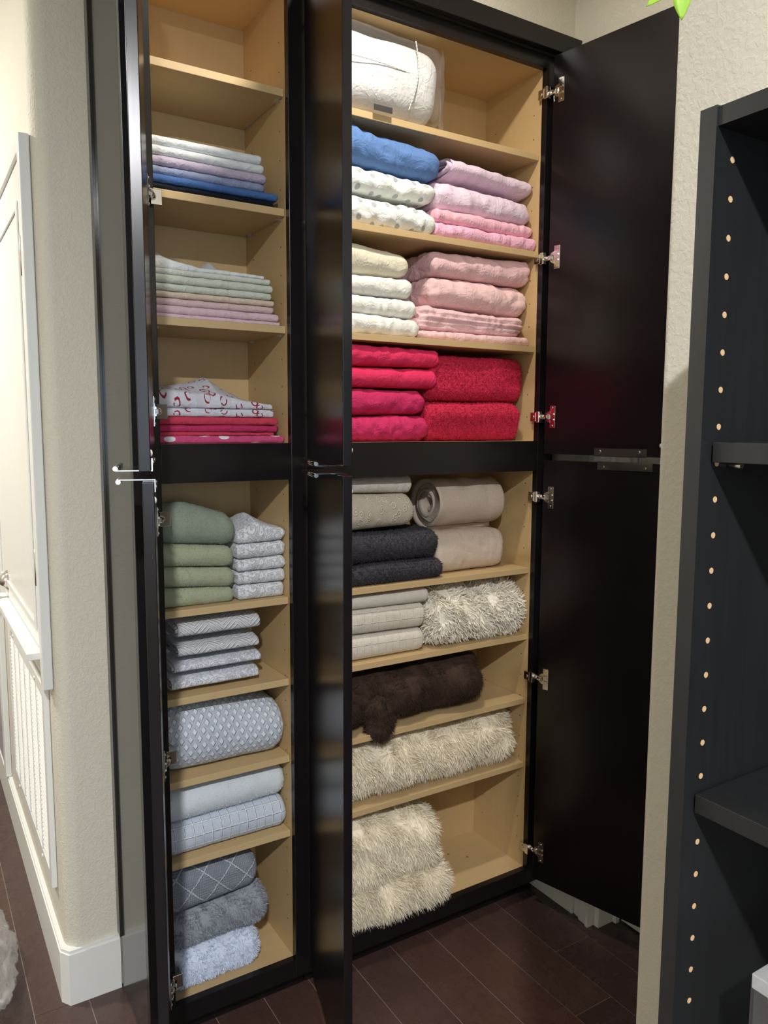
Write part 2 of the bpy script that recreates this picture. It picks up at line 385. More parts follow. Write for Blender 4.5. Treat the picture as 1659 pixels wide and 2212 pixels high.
def make_door(parent, name, hx, hy, ang, side, z0, z1, hinges, frame_edge, handle_at, width=.372, t=.019, label=None):
    """side +1: hinge at left, opens to the left (d goes -x,-y). side -1: hinged right. (hx,hy) = inner-face hinge corner"""
    s, c = math.sin(R(ang)), math.cos(R(ang))
    d = Vector((-side*s, -c, 0)); nout = Vector((-side*c, side*side*s, 0)); 
    if side < 0: nout = Vector((c, s, 0))
    nin = -nout
    F = Matrix(((d.x, nout.x, 0, hx), (d.y, nout.y, 0, hy), (0, 0, 1, 0), (0, 0, 0, 1)))
    door = MB().box(0, width, 0, t, z0, z1, M4=F).build(name, M['esp_door'], parent, .0012)
    if label: door['label'] = label
    # wrap-round edge pull
    h0, h1 = handle_at; hm = MB()
    if z0 > 1: zz, sg = z0, 1
    else: zz, sg = z1, -1
    def bx(a, b, e, f_, g_, h_):
        lo, hi = sorted((zz+sg*g_, zz+sg*h_)); hm.box(a, b, e, f_, lo, hi, M4=F)
    bx(h0, h1, -.0017, -.0002, -.0016, .020)
    bx(h0, h1, -.0017, t+.040, -.0020, -.0006)
    A = F @ Vector((h0, t+.040, zz+sg*.0022)); B = F @ Vector((h1, t+.040, zz+sg*.0022)); hm.cyl(A, B, .0042, n=16)
    for u in (h0+.017, h1-.020): 
        hm.cyl(F @ Vector((u, -.0017, zz+sg*.012)), F @ Vector((u, -.0040, zz+sg*.012)), .0042, .003, n=10)
    tag(hm.build('handle', M['chrome'], door), 'chrome edge pull')
    for z in hinges:
        m = MB(); hinge_geo(m, frame_edge, z, side, (hx, hy), d, nin)
        tag(m.build('hinge', M['chrome'], door, .0006, seg=1), 'chrome hinge')
    bm_ = MB(); zc = z0+.030 if z0 > 1 else z1-.030
    bm_.ball(F @ Vector((width-.012, -.0002, zc)), .006, (.5, 1, 1), 6)
    tag(bm_.build('bumper_pad', M['terra'], door), 'round pale bumper pad')
    return door

def make_cabinet(name, x0, x1, o0, o1, shelves, label):
    c = empty(name, ((x0+x1)/2, D, 0)); tag(c, label, 'cabinet', None)
    fr = MB()
    fr.box(x0, o0, D, YF, .058, ZTOP).box(o1, x1, D, YF, .058, ZTOP)
    fr.box(o0, o1, D, YF, .058, ZB).box(o0, o1, D, YF, ZR0, ZR1).box(o0, o1, D, YF, ZT, ZTOP)
    tag(fr.build('face_frame', M['esp'], c, .0009), 'espresso stained face frame')
    if x0 < .5:
        MB().box(x0, x0+.012, YF+.0003, YW-.018, 0, ZTOP).box(x0-.006, x0-.0003, YW-.030, YW-.001, .15, ZTOP).build('outer_side_panel', M['esp_side'], c)
    for nm, xa, xb in (('inner_side_panel', o0-.014, o0-.0005), ('inner_side_panel', o1+.0005, o1+.014)):
        mb = MB().box(xa, xb, YF+.0004, YB, .09, ZTOP)
        xs, dx = (o0-.0005, 1) if xa < o0 else (o1+.0005, -1)
        for yy in (YF+.030, YF+.195):
            for k in range(int((ZT-.20)/.064)):
                z = .19+k*.064
                if ZR0-.03 < z < ZR1+.06: continue
                mb.cyl((xs-dx*.001, yy, z), (xs+dx*.0003, yy, z), 0.0018, n=8, mi=1, smooth=False)
        mb.build(nm, [M['maplev'], M['dark']], c)
    MB().box(o0-.0005, o1+.0005, YB-.006, YB, .09, ZTOP).build('back_panel', M['maplev'], c)
    MB().box(o0-.0003, o1+.0003, YF+.0004, YB-.0065, ZB-.016, ZB).build('bottom_panel', M['maple'], c)
    MB().box(o0-.0003, o1+.0003, YF+.0004, YB-.0065, ZR1-.018, ZR1).build('middle_panel', M['maple'], c)
    MB().box(o0-.0003, o1+.0003, YF+.0004, YB-.0065, ZT+.002, ZT+.016).build('top_panel', M['maple'], c)
    MB().box(x0+.001, x1-.001, D+.047, D+.062, 0, .0575).build('toe_kick', M['esp'], c)
    for z in shelves:
        s = MB().box(o0+.001, o1-.001, D+.025, YB-.008, z-.0165, z).build('shelf', M['maple'], c, .0008)
        for xx, dx in ((o0, 1), (o1, -1)):
            for yy in (D+.045, YB-.05): tag(MB().box(min(xx, xx+dx*.014), max(xx, xx+dx*.014), yy-.005, yy+.005, z-.0225, z-.0170).build('shelf_pin', M['film'], s), 'clear plastic shelf pin')
    return c
cabL = make_cabinet('linen_cabinet', .405, .8105, .4643, .7691, LSH, 'narrow dark espresso linen cabinet beside the textured wall corner, one bay with two doors open')
cabR = make_cabinet('linen_cabinet', .8115, 1.598, .856, 1.5404, RSH, 'wide dark espresso linen cabinet right of the narrow one, with double doors open')
cabR['label'] = 'wide dark espresso linen cabinet holding pillows, blankets and cream fur throws, double doors open'
UZ, LZ = (1.366, 2.434), (.086, 1.348)
UH, LH = (2.341, 1.905, 1.470), (1.243, .711, .178)
HS = (.165, .316)
make_door(cabL, 'upper_door', .447, 1.630, 16.5, 1, *UZ, UH, .4643, HS)
make_door(cabL, 'lower_door', .447, 1.630, 15.8, 1, *LZ, LH, .4643, HS)
s16, c16 = math.sin(R(16)), math.cos(R(16))
mx, my = .801+.018*c16, 1.630-.018*s16
make_door(cabR, 'upper_door', mx, my, 16.0, 1, *UZ, UH, .856, HS, t=.018)
make_door(cabR, 'lower_door', mx, my, 16.0, 1, *LZ, LH, .856, HS, t=.018)
make_door(cabR, 'upper_door', 1.545, 1.630, 10.5, -1, *UZ, UH, 1.5404, HS, width=.368)
make_door(cabR, 'lower_door', 1.545, 1.630, 15.0, -1, *LZ, LH, 1.5404, (.168, .322))
cr = MB().prism([(1.622, 2.4435), (1.6425, 2.4435), (1.6425, 2.4865), (1.590, 2.4865), (1.590, 2.4800)][:0] or [(1.620, 2.4435), (1.6425, 2.4435), (1.6425, 2.4868), (1.612, 2.4868)], .40, XE-.002, 'x')
tag(cr.build('crown_moulding', M['esp'], None, .0015, origin=(.81, 1.63, 2.4435)), 'dark wood crown moulding running along the top of both cabinets under the cream wall', 'moulding')
# two brass screws lying on the cabinet floor
for i, (x, y) in enumerate(((1.384, 1.838), (1.425, 1.795))):
    o = MB().cyl((x, y, ZB+.0002), (x, y, ZB+.0012), .0042, .0042, 12).ball((x, y, ZB+.0012), .0035, (1, 1, .6), 6).build('screw_head', M['brass'], None, origin=(x, y, ZB))
    tag(o, ['brass screw head on the cabinet floor, nearer the back corner', 'brass screw head on the cabinet floor, nearer the door side'][i], 'screw', 'screw heads on the bottom of the wide cabinet')

# ------------------------------------------------------------------ cloth
def vn(p, f, o=0.): return noise.noise(Vector((p[0]*f+o, p[1]*f+o*1.7, p[2]*f-o)))
def rr_section(hd, hh, r, n):
    """rounded rectangle outline of n points, starting at the middle of the back, going over the top to the front"""
    r = min(r, hh, hd)
    segs = []
    L1, L2, A = 2*(hd-r), 2*(hh-r), math.pi*r/2
    per = 2*L1+2*L2+4*A; pts = []
    for i in range(n):
        s = per*i/n
        parts = [('l', hd, 0, hd, hh-r, L2/2), ('a', hd-r, hh-r, 0, 90, A), ('l', hd-r, hh, -hd+r, hh, L1), ('a', -hd+r, hh-r, 90, 180, A),
                 ('l', -hd, hh-r, -hd, -hh+r, L2), ('a', -hd+r, -hh+r, 180, 270, A), ('l', -hd+r, -hh, hd-r, -hh, L1), ('a', hd-r, -hh+r, 270, 360, A), ('l', hd, -hh+r, hd, 0, L2/2)]
        for p in parts:
            if s <= p[5]+1e-9:
                q = s/p[5] if p[5] > 1e-9 else 0
                if p[0] == 'l': pts.append((p[1]+(p[3]-p[1])*q, p[2]+(p[4]-p[2])*q))
                else:
                    a = R(p[3]+(p[4]-p[3])*q); pts.append((p[1]+r*math.cos(a), p[2]+r*math.sin(a)))
                break
            s -= p[5]
        else: pts.append((hd, 0))
    return pts, per
def grid_mesh(name, rings, uvs, caps=True):
    nu, nv = len(rings), len(rings[0]); verts = [p for r in rings for p in r]; faces = []; fuv = []
    for i in range(nu-1):
        for j in range(nv):
            k = (j+1) % nv; faces.append((i*nv+j, i*nv+k, (i+1)*nv+k, (i+1)*nv+j))
            ua, ub = uvs[0][i], uvs[0][i+1]; va, vb = uvs[1][j], uvs[1][j+1]
            fuv += [(ua, va), (ua, vb), (ub, vb), (ub, va)]
    if caps:
        for i, rev in ((0, True), (nu-1, False)):
            c = sum((Vector(p) for p in rings[i]), Vector())/nv; ci = len(verts); verts.append(tuple(c))
            mid = []
            for j in range(nv): mid.append(len(verts)); verts.append(tuple(Vector(rings[i][j]).lerp(c, .5)))
            for j in range(nv):
                k = (j+1) % nv; a, b_ = i*nv+j, i*nv+k
                q = (a, b_, mid[k], mid[j]); q2 = (mid[j], mid[k], ci)
                if not rev: q = q; q2 = q2
                faces.append(q if rev is False else q[::-1]); faces.append(q2 if rev is False else q2[::-1])
                for _ in range(7):
                    pass
                fuv += [(verts[x][1], verts[x][2]) for x in faces[-2]]+[(verts[x][1], verts[x][2]) for x in faces[-1]]
    me = bpy.data.meshes.new(name); me.from_pydata([tuple(v) for v in verts], [], faces); me.update()
    uvl = me.uv_layers.new(name='UVMap'); flat = [c for t in fuv for c in t]; uvl.data.foreach_set('uv', flat[:len(me.loops)*2])
    me.polygons.foreach_set('use_smooth', [True]*len(me.polygons))
    bm = bmesh.new(); bm.from_mesh(me); bmesh.ops.recalc_face_normals(bm, faces=bm.faces); bm.to_mesh(me); bm.free()
    return me
def cloth(x0, x1, y0, y1, zl, zr, rnd=.8, end=.7, lump=.003, wr=.0015, wf=30, seed=0, topf=None, nu=64, nv=56, endwr=0., frontf=None, waist=0., skew=0., grooves=()):
    """one folded piece of cloth. zl/zr = (bottom, top) at the left / right end"""
    rings = []; us = []
    yc, hd = (y0+y1)/2, (y1-y0)/2
    hmin = min(zl[1]-zl[0], zr[1]-zr[0])/2
    re = max(.0012, end*hmin)
    xs = []
    ne = 7
    for i in range(ne): xs.append(x0+re*(1-math.cos(math.pi/2*i/ne)))
    for i in range(nu+1): xs.append(x0+re+(x1-x0-2*re)*i/nu)
    for i in range(ne-1, -1, -1): xs.append(x1-re*(1-math.cos(math.pi/2*i/ne)))
    for x in xs:
        t = (x-x0)/(x1-x0); b = zl[0]+(zr[0]-zl[0])*t; tp = zl[1]+(zr[1]-zl[1])*t
        dx = min(x-x0, x1-x); sh = 0
        if dx < re: sh = re*(1-math.sqrt(max(0, 1-((re-dx)/re)**2)))
        hh = (tp-b)/2; sec, per = rr_section(hd-sh*.8, hh-sh*.96, rnd*hh-sh*.4 if rnd*hh-sh*.4 > .0005 else .0005, nv)
        zc = (tp+b)/2; ring = []
        for (yy, zz) in sec:
            p = [x, yc+yy, zc+zz]; so = seed*13.7
            rel = zz/max(hh, 1e-6)
            edgef = min(1., dx/.012+.15)
            q = (x, p[1]*.7, p[2])
            n1 = vn(q, 9, so)*lump*1.3
            n2 = (1-2*abs(vn((x+vn(p, 8, so+3)*.05, p[1]*.5, p[2]*1.3+x*.35), wf, so+7))-.6)*wr*1.9
            n3 = vn(p, 70, so+2)*wr*.35
            ew = 0
            if endwr: ew = endwr*math.exp(-dx/.035)*(vn((x*.4, p[1], p[2]), 46, so+5)+.5*vn(p, 90, so))
            dsp = n1+n2+n3+ew
            g = sum(-gd*math.exp(-((rel-gz)/gw)**2) for gz, gd, gw in grooves) if yy < 0 else 0
            L = math.hypot(yy/hd, rel)+1e-6; ny, nz = (yy/hd)/L, rel/L
            fl_ = max(0, -ny)
            if rel > -.75: p[2] += (dsp*.45+n1*.3)*max(0, nz)*edgef
            p[1] += (dsp+g)*ny*1.0-waist*0
            if topf and zz > -hh*.2:
                p[2] += topf(t, (p[1]-y0)/(y1-y0))*max(0, (rel+.2)/1.2)
            if frontf and yy < 0: p[1] -= frontf(t, rel)*fl_
            p[0] += (dsp*.6 if dx < re*1.01 else 0)*(-1 if x < (x0+x1)/2 else 1)+skew*(p[1]-y0)
            p[2] = max(p[2], b+.0003)
            ring.append(tuple(p))
        rings.append(ring); us.append(x)
    vs = [per*j/nv for j in range(nv+1)]
    return grid_mesh('cloth', rings, (us, vs))
def spiral(x0, x1, yc, zc, hd, hh, th, turns, rnd=1., wob=.002, seed=0, nu=40, flip=1):
    """a rolled or wrap-folded towel whose spiral shows at the end"""
    n = 46*turns; out, inn = [], []
    n = int(n)
    for i in range(n+1):
        f = i/n; a = f*turns*2*math.pi
        red = th*1.08*f*turns
        H, Dp = max(hh-red, .002), max(hd-red, .002)
        def sp(A, H_, D_):
            c, s_ = math.cos(A), math.sin(A); e = 2/(2+2.2*(1-rnd))
            return (D_*math.copysign(abs(c)**e, c), H_*math.copysign(abs(s_)**e, s_))
        A = -math.pi*.5+a*flip
        o_ = sp(A, H, Dp); i_ = sp(A, max(H-th*.93, .0008), max(Dp-th*.93, .0008)); out.append(o_); inn.append(i_)
    sec = out+inn[::-1]
    per = [0]
    for j in range(len(sec)): a_, b_ = sec[j], sec[(j+1) % len(sec)]; per.append(per[-1]+math.hypot(a_[0]-b_[0], a_[1]-b_[1]))
    rings, us = [], []
    for i in range(nu+1):
        x = x0+(x1-x0)*i/nu; ring = []
        for k, (yy, zz) in enumerate(sec):
            p = (x, yc+yy, zc+zz); w = vn(p, 22, seed)*wob
            shift = 0
            if i == 0: shift = wob*1.5*math.sin(k*.05+seed)
            L = math.hypot(yy, zz)+1e-6
            ring.append((x+shift, p[1]+w*yy/L, p[2]+w*zz/L))
        rings.append(ring); us.append(x)
    return grid_mesh('cloth', rings, (us, per), caps=False), rings
def close_spiral(me, ns, nv):
    """caps: quads between the outer and inner run of the spiral at both ends"""
    bm = bmesh.new(); bm.from_mesh(me); bm.verts.ensure_lookup_table(); half = nv//2
    for base in (0, (ns-1)*nv):
        for j in range(half-1):
            try: bm.faces.new([bm.verts[base+q] for q in (j, j+1, nv-2-j, nv-1-j)])
            except Exception: pass
    bmesh.ops.recalc_face_normals(bm, faces=bm.faces)
    for f in bm.faces: f.smooth = True
    bm.to_mesh(me); bm.free(); return me
def place(me, name, mat, label, cat, group=None):
    co = np.empty(len(me.vertices)*3); me.vertices.foreach_get('co', co); co = co.reshape(-1, 3)
    org = np.array(((co[:, 0].min()+co[:, 0].max())/2, (co[:, 1].min()+co[:, 1].max())/2, co[:, 2].min()))
    me.vertices.foreach_set('co', (co-org).ravel()); me.update(); me.name = name
    o = link(name, me, mat); o.location = org; tag(o, label, cat, group); return o
def add_fur(me, count, length, width, comb=(0, -.25, -.5), curl=.5, segs=3, ymax=1.80, clump=40, seed=0, zfloor=None, limx=None):
    """grow tapered tufts of pile out of the mesh, in the same mesh"""
    rng = np.random.default_rng(seed)
    nv0 = len(me.vertices); co = np.empty(nv0*3); me.vertices.foreach_get('co', co); co = co.reshape(-1, 3)
    polys = [(p.vertices[:], p.area, p.normal[:], p.center[:]) for p in me.polygons]
    w = np.array([p[1] if (p[3][1] < ymax and p[2][2] > -.9) else 0 for p in polys]); w /= w.sum()
    idx = rng.choice(len(polys), count, p=w)
    root = np.empty((count, 3)); nor = np.empty((count, 3))
    for k, i in enumerate(idx):
        vs = polys[i][0]; ww = rng.dirichlet(np.ones(len(vs))); root[k] = (co[list(vs)]*ww[:, None]).sum(0); nor[k] = polys[i][2]
    ph = rng.random(9)*6.28
    def fld(P, f, a): return np.stack([np.sin(P[:, 0]*f+ph[a])*np.cos(P[:, 2]*f*1.3+ph[a+1])+.5*np.sin(P[:, 1]*f*1.7+ph[a+2]+P[:, 0]*f*2.3)], 1)[:, 0]
    vec = np.stack([fld(root, clump, 0), fld(root, clump*.9, 3), fld(root, clump*1.1, 6)], 1)
    d = nor*1.0+np.array(comb)+vec*curl+rng.normal(0, .22, (count, 3)); d /= np.linalg.norm(d, axis=1)[:, None]
    side = np.cross(d, rng.normal(size=(count, 3))); side /= np.linalg.norm(side, axis=1)[:, None]
    L = length*rng.uniform(.55, 1.1, count); W = width*rng.uniform(.6, 1.2, count)
    bend = rng.normal(0, .5, (count, 3))*curl; P = root-nor*length*.05
    rows = []
    for s in range(segs+1):
        f = s/segs; wd = W*(1-f)**.7*(1 if s else .8); wd = np.maximum(wd, .00012)
        rows.append((P+side*wd[:, None]*.5, P-side*wd[:, None]*.5))
        d = d+(bend+np.array((0, 0, -.35)))/segs; d /= np.linalg.norm(d, axis=1)[:, None]
        P = P+d*(L/segs)[:, None]
        if zfloor is not None: P[:, 2] = np.maximum(P[:, 2], zfloor)
        if limx is not None: P[:, 0] = np.minimum(P[:, 0], limx)
    V = np.empty((count, (segs+1)*2, 3))
    for s, (a, b) in enumerate(rows): V[:, 2*s] = a; V[:, 2*s+1] = b
    base = nv0+np.arange(count)*(segs+1)*2; F = []
    for s in range(segs): F.append(np.stack([base+2*s, base+2*s+1, base+2*s+3, base+2*s+2], 1))
    F = np.concatenate(F); verts = np.concatenate([co, V.reshape(-1, 3)])
    faces = [p[0] for p in polys]+[tuple(int(q) for q in r) for r in F]
    m2 = bpy.data.meshes.new('fur'); m2.from_pydata([tuple(map(float, v)) for v in verts], [], faces)
    m2.polygons.foreach_set('use_smooth', [True]*len(m2.polygons)); m2.update(); return m2

YK = 1.895      # how far back things reach on the shelves
def fold(name, label, cat, group, mat, x0, x1, zl, zr, y0=1.69, y1=YK, **kw):
    return place(cloth(x0, x1, y0, y1, zl, zr, **kw), name, mat, label, cat, group)

F_ = mat_fabric
FM = dict(
    blue=F_('denim_blue_cotton', (98, 132, 186)), dotty=F_('white_cotton_grey_dots', (238, 240, 234), 'cotton', 'dots', (176, 182, 184)),
    lav=F_('lavender_cotton', (234, 210, 228)), lav2=F_('pale_lavender_cotton', (234, 212, 228)), pinkdot=F_('pink_cotton_fine_dots', (242, 186, 200), 'cotton', 'microdots', (248, 214, 222)),
    pinkdot2=F_('light_pink_cotton_fine_dots', (238, 180, 204), 'cotton', 'microdots', (250, 220, 232)),
    cream=F_('cream_cotton', (226, 220, 198)), white=F_('white_cotton', (238, 237, 230)), pink=F_('powder_pink_cotton', (236, 196, 200)),
    pinkb=F_('blush_pink_cotton', (238, 200, 200)), mag=F_('crimson_cotton', (224, 54, 98)), mag2=F_('magenta_cotton', (200, 50, 98)),
    hot=F_('hot_pink_fleece', (238, 58, 94), 'fleece'), wtowel=F_('white_fine_terry', (220, 214, 204), 'cotton'),
    scroll=F_('cream_sculpted_towel', (218, 208, 188), 'terry', 'scroll', (240, 232, 214)), navy=F_('charcoal_navy_fleece', (80, 77, 84), 'fleece'),
    beige=F_('beige_terry', (222, 205, 188), 'terry'), bandt=F_('ivory_banded_towel', (238, 230, 216), 'terry', 'bands', (248, 243, 233)),
    plainw=F_('ivory_towel', (242, 236, 224), 'terry'), fur=F_('cream_shag_pile', (254, 248, 234), 'fur'), furh=F_('ivory_long_fur', (253, 243, 220), 'fur'),
    brown=F_('dark_brown_fur', (70, 54, 45), 'fur'),
    s_white=F_('white_sheet', (222, 226, 226)), s_lav=F_('grey_lavender_sheet', (188, 176, 194)), s_gb=F_('grey_blue_sheet', (140, 150, 178)), s_blue=F_('blue_sheet', (74, 108, 164)),
    s_black=F_('black_sheet', (22, 24, 32)), s_mint=F_('pale_mint_sheet', (208, 214, 198)), s_offw=F_('off_white_sheet', (216, 218, 206)), s_cream=F_('peach_cream_sheet', (218, 200, 180)),
    s_pk=F_('dusty_pink_sheet', (216, 188, 186)), s_pk2=F_('pale_rose_sheet', (220, 192, 200)),
    rings=F_('white_sheet_red_print', (214, 214, 222), 'cotton', 'rings', (150, 44, 62)), s_red=F_('rose_red_sheet', (200, 68, 90)), s_mag=F_('deep_pink_sheet', (186, 54, 96)),
    drops=F_('pink_sheet_white_drops', (200, 80, 126), 'cotton', 'drops', (230, 224, 228)),
    sage=F_('sage_green_terry', (184, 189, 158), 'terry'), sage2=F_('grey_sage_terry', (158, 168, 150), 'terry'),
    hand=F_('white_sculpted_hand_towel', (226, 228, 232), 'terry', 'damask', (240, 242, 245)),
    chev=F_('chevron_towel', (222, 222, 225), 'terry', 'chevron', (244, 244, 245)), dam=F_('lilac_damask_towel', (220, 223, 232), 'terry', 'damask', (238, 240, 246)),
    waf=F_('waffle_bath_mat', (210, 218, 230), 'terry', 'waffle', (238, 243, 250)), gro=F_('grey_fleck_towel', (208, 216, 222), 'terry', 'damask', (222, 228, 232)),
    grid=F_('grid_weave_towel', (218, 227, 240), 'terry', 'grid', (240, 246, 253)), dia=F_('grey_diamond_mat', (154, 160, 170), 'terry', 'diamond', (190, 196, 206)),
    gshag=F_('grey_shag_mat', (158, 162, 170), 'fur'), bshag=F_('pale_blue_shag_mat', (222, 231, 246), 'fur'),
)
RX = .862   # left limit inside the wide cabinet
GB = 'bedding folded in the wide cabinet, second compartment'
# ---- compartment 1: bagged comforter
cb = empty('bagged_comforter', (1.04, 1.78, 2.192)); tag(cb, 'puffy white comforter in a clear plastic bag on the top shelf of the wide cabinet', 'comforter')
def shift(me, par):
    co = np.empty(len(me.vertices)*3); me.vertices.foreach_get('co', co); co = co.reshape(-1, 3)-np.array(par.location); me.vertices.foreach_set('co', co.ravel()); me.update(); return me
me = cloth(.90, 1.203, 1.672, 1.893, (2.199, 2.384), (2.203, 2.376), rnd=.55, end=.5, lump=.005, wr=.0006, wf=14, seed=2, nu=60, nv=80, frontf=lambda t, r: .012*(1-r*r)*math.sin(math.pi*min(1, max(0, t))))
link('comforter', shift(me, cb), F_('white_duvet_cotton', (218, 218, 218)), cb)
me = cloth(.885, 1.213, 1.664, 1.898, (2.1925, 2.394), (2.1925, 2.388), rnd=.35, end=.3, lump=.004, wr=.001, wf=16, seed=3, nu=60, nv=80)
link('plastic_bag', shift(me, cb), M['bagfilm'], cb)
fin = MB(); prev = None
for i in range(30):       # crimped seam of the bag standing off its right end
    z = 2.196+.195*i/29; w = .005*math.sin(i*.45)*math.sin(i*.21+1); a = (1.207, 1.676+w*.4, z); b = (1.224+.0025*math.sin(i*.6), 1.690+w, z)
    va, vb = fin.bm.verts.new(a), fin.bm.verts.new(b); vc = fin.bm.verts.new((1.218, 1.70+w, z))
    if prev: fin.bm.faces.new((prev[0], prev[1], vb, va)); fin.bm.faces.new((prev[1], prev[2], vc, vb))
    prev = (va, vb, vc)
tag(fin.build('bag_seam', M['film'], cb), 'crimped clear seam')
pp = MB()
def tube(mb, pts, r, n=8):
    for a, b in zip(pts[:-1], pts[1:]): mb.cyl(a, b, r, n=n)
pts = [(1.118+.012*math.sin(math.pi*i/20)-.02*(1-i/20), 1.6625-.008*math.sin(math.pi*i/20), 2.212+.165*i/20) for i in range(21)]
tube(pp, pts, .0016); pp.build('piping', M['terra'], cb)
pts = [(.90+.20*i/16, 1.6615-.007*math.sin(math.pi*i/16), 2.302-.003*i/16) for i in range(17)]
pp = MB(); tube(pp, pts, .0011); pp.build('piping', M['terra'], cb)
MB().box(.998, 1.05, 1.6605, 1.6615, 2.1935, 2.207).build('paper_label', M['gap'], cb)

# ---- compartment 2 (left pile: blue, dotted, dotted; right pile: lavender x2, pink x2)
GL = 'bedding piles in the upper part of the wide cabinet'
fold('pillow', 'denim blue pillow lying on top of the white dotted bedding', 'pillow', GL, FM['blue'], RX, 1.222, (2.079, 2.176), (2.071, 2.142), y0=1.678, rnd=1., end=1.15, lump=.006, wr=.0035, wf=20, seed=11)
fold('duvet', 'white duvet with grey dots, upper of the two, directly under the blue pillow', 'duvet', GL, FM['dotty'], RX, 1.202, (2.007, 2.077), (2.012, 2.060), y0=1.680, rnd=1., end=1., lump=.005, wr=.004, wf=26, seed=12)
fold('duvet', 'white duvet with grey dots, lower of the two, resting on the shelf', 'duvet', GL, FM['dotty'], RX, 1.197, (1.9315, 2.005), (1.9315, 1.992), y0=1.676, rnd=1., end=.9, lump=.005, wr=.004, wf=28, seed=13)
me, rg = spiral(1.258, 1.530, 1.786, 2.107, .100, .0325, .0075, 3, .75, .0055, 14); close_spiral(me, len(rg), len(rg[0]))
for v_ in me.vertices:      # pile dips a little towards the cabinet side
    v_.co.z += .014-.020*(v_.co.x-1.258)/.27+.0035*(1-2*abs(noise.noise(Vector((v_.co.x*24, v_.co.y*7, v_.co.z*18)))))
place(me, 'folded_sheet', FM['lav'], 'lavender folded sheet with a swirled end, topmost right of the blue pillow', 'sheet', GL)
fold('folded_sheet', 'pale lavender folded sheet, second from the top right of the dotted duvets', 'sheet', GL, FM['lav2'], 1.206, 1.526, (2.006, 2.079), (2.003, 2.061), y0=1.684, rnd=1., end=.6, lump=.003, wr=.003, wf=22, seed=15, endwr=.005)
fold('folded_sheet', 'pink folded sheet with tiny white dots under the pale lavender sheet', 'sheet', GL, FM['pinkdot'], 1.202, 1.535, (1.971, 2.005), (1.968, 2.002), y0=1.686, rnd=.9, end=.6, lump=.004, wr=.003, wf=30, seed=16, endwr=.005)
fold('folded_sheet', 'light pink dotted sheet at the bottom, resting on the shelf under the lavender ones', 'sheet', GL, FM['pinkdot2'], 1.20, 1.538, (1.9315, 1.969), (1.9315, 1.966), y0=1.678, rnd=.9, end=.5, lump=.004, wr=.004, wf=32, seed=17, endwr=.005)
# ---- compartment 3
GL = 'pillows and folded sheets on the third shelf of the wide cabinet'
fold('pillow', 'cream pillow on top of the three white folded sheets', 'pillow', GL, FM['cream'], RX, 1.136, (1.812, 1.895), (1.822, 1.878), y0=1.694, rnd=1., end=1.2, lump=.004, wr=.0015, wf=18, seed=21, topf=lambda t, y: .006*(1-t))
fold('folded_sheet', 'white folded sheet just under the cream pillow', 'sheet', GL, FM['white'], RX, 1.140, (1.767, 1.811), (1.770, 1.820), y0=1.694, rnd=1., end=.8, lump=.003, wr=.002, seed=22)
fold('folded_sheet', 'white folded sheet in the middle of the pile under the cream pillow', 'sheet', GL, FM['white'], RX, 1.154, (1.724, 1.766), (1.719, 1.766), y0=1.692, rnd=1., end=.9, lump=.003, wr=.002, seed=23)
fold('folded_sheet', 'wrinkled white sheet lowest under the cream pillow, resting on the shelf', 'sheet', GL, FM['white'], RX, 1.158, (1.6695, 1.724), (1.6695, 1.716), y0=1.686, rnd=1., end=.9, lump=.004, wr=.0042, wf=34, seed=24)
fold('folded_sheet', 'thick powder pink folded sheet, topmost of the pink pile', 'sheet', GL, FM['pink'], 1.203, 1.537, (1.838, 1.902), (1.838, 1.909), y0=1.694, rnd=.9, end=.45, lump=.003, wr=.0035, wf=18, seed=25, endwr=.010)
fold('folded_sheet', 'thick powder pink folded sheet, second of the pink pile, pleated front', 'sheet', GL, FM['pinkb'], 1.198, 1.532, (1.762, 1.836), (1.750, 1.836), y0=1.696, rnd=1., end=.7, lump=.004, wr=.004, wf=19, seed=26, endwr=.012)
fold('folded_sheet', 'looped pink sheet with inner folds showing, third of the pink pile', 'sheet', GL, FM['pink'], 1.166, 1.522, (1.694, 1.760), (1.695, 1.747), y0=1.694, rnd=.9, end=.8, lump=.004, wr=.003, wf=26, seed=27, endwr=.010, grooves=((.35, .010, .12), (-.15, .012, .1), (-.55, .008, .1)), nv=96)
fold('folded_sheet', 'thin pink sheet lowest of the pink pile, resting on the shelf', 'sheet', GL, FM['pinkb'], 1.162, 1.534, (1.6695, 1.693), (1.6695, 1.694), y0=1.686, rnd=1., end=.8, lump=.003, wr=.0025, seed=28, endwr=.006)
# ---- compartment 4
GL = 'crimson bedding and hot pink fleeces above the middle rail of the wide cabinet'
fold('folded_sheet', 'crimson folded sheet, topmost left of the hot pink fleeces', 'sheet', GL, FM['mag'], RX, 1.220, (1.590, 1.648), (1.597, 1.642), y0=1.684, rnd=1., end=.6, lump=.003, wr=.0035, wf=24, seed=31)
fold('folded_sheet', 'crimson folded sheet, second from the top left of the fleeces', 'sheet', GL, FM['mag'], RX, 1.214, (1.539, 1.588), (1.541, 1.592), y0=1.686, rnd=1., end=.7, lump=.003, wr=.0018, wf=22, seed=32)
fold('folded_sheet', 'magenta wrinkled folded sheet, third from the top left of the fleeces', 'sheet', GL, FM['mag2'], RX, 1.180, (1.466, 1.537), (1.474, 1.534), y0=1.688, rnd=1., end=.8, lump=.004, wr=.0035, wf=26, seed=33)
fold('folded_sheet', 'magenta wrinkled folded sheet at the bottom left, behind the middle rail', 'sheet', GL, FM['mag2'], RX, 1.196, (1.4025, 1.464), (1.4025, 1.470), y0=1.682, rnd=1., end=.9, lump=.004, wr=.0042, wf=30, seed=34)
o = cloth(1.200, 1.526, 1.700, YK, (1.510, 1.632), (1.512, 1.634), rnd=.55, end=.35, lump=.004, wr=.001, seed=35)
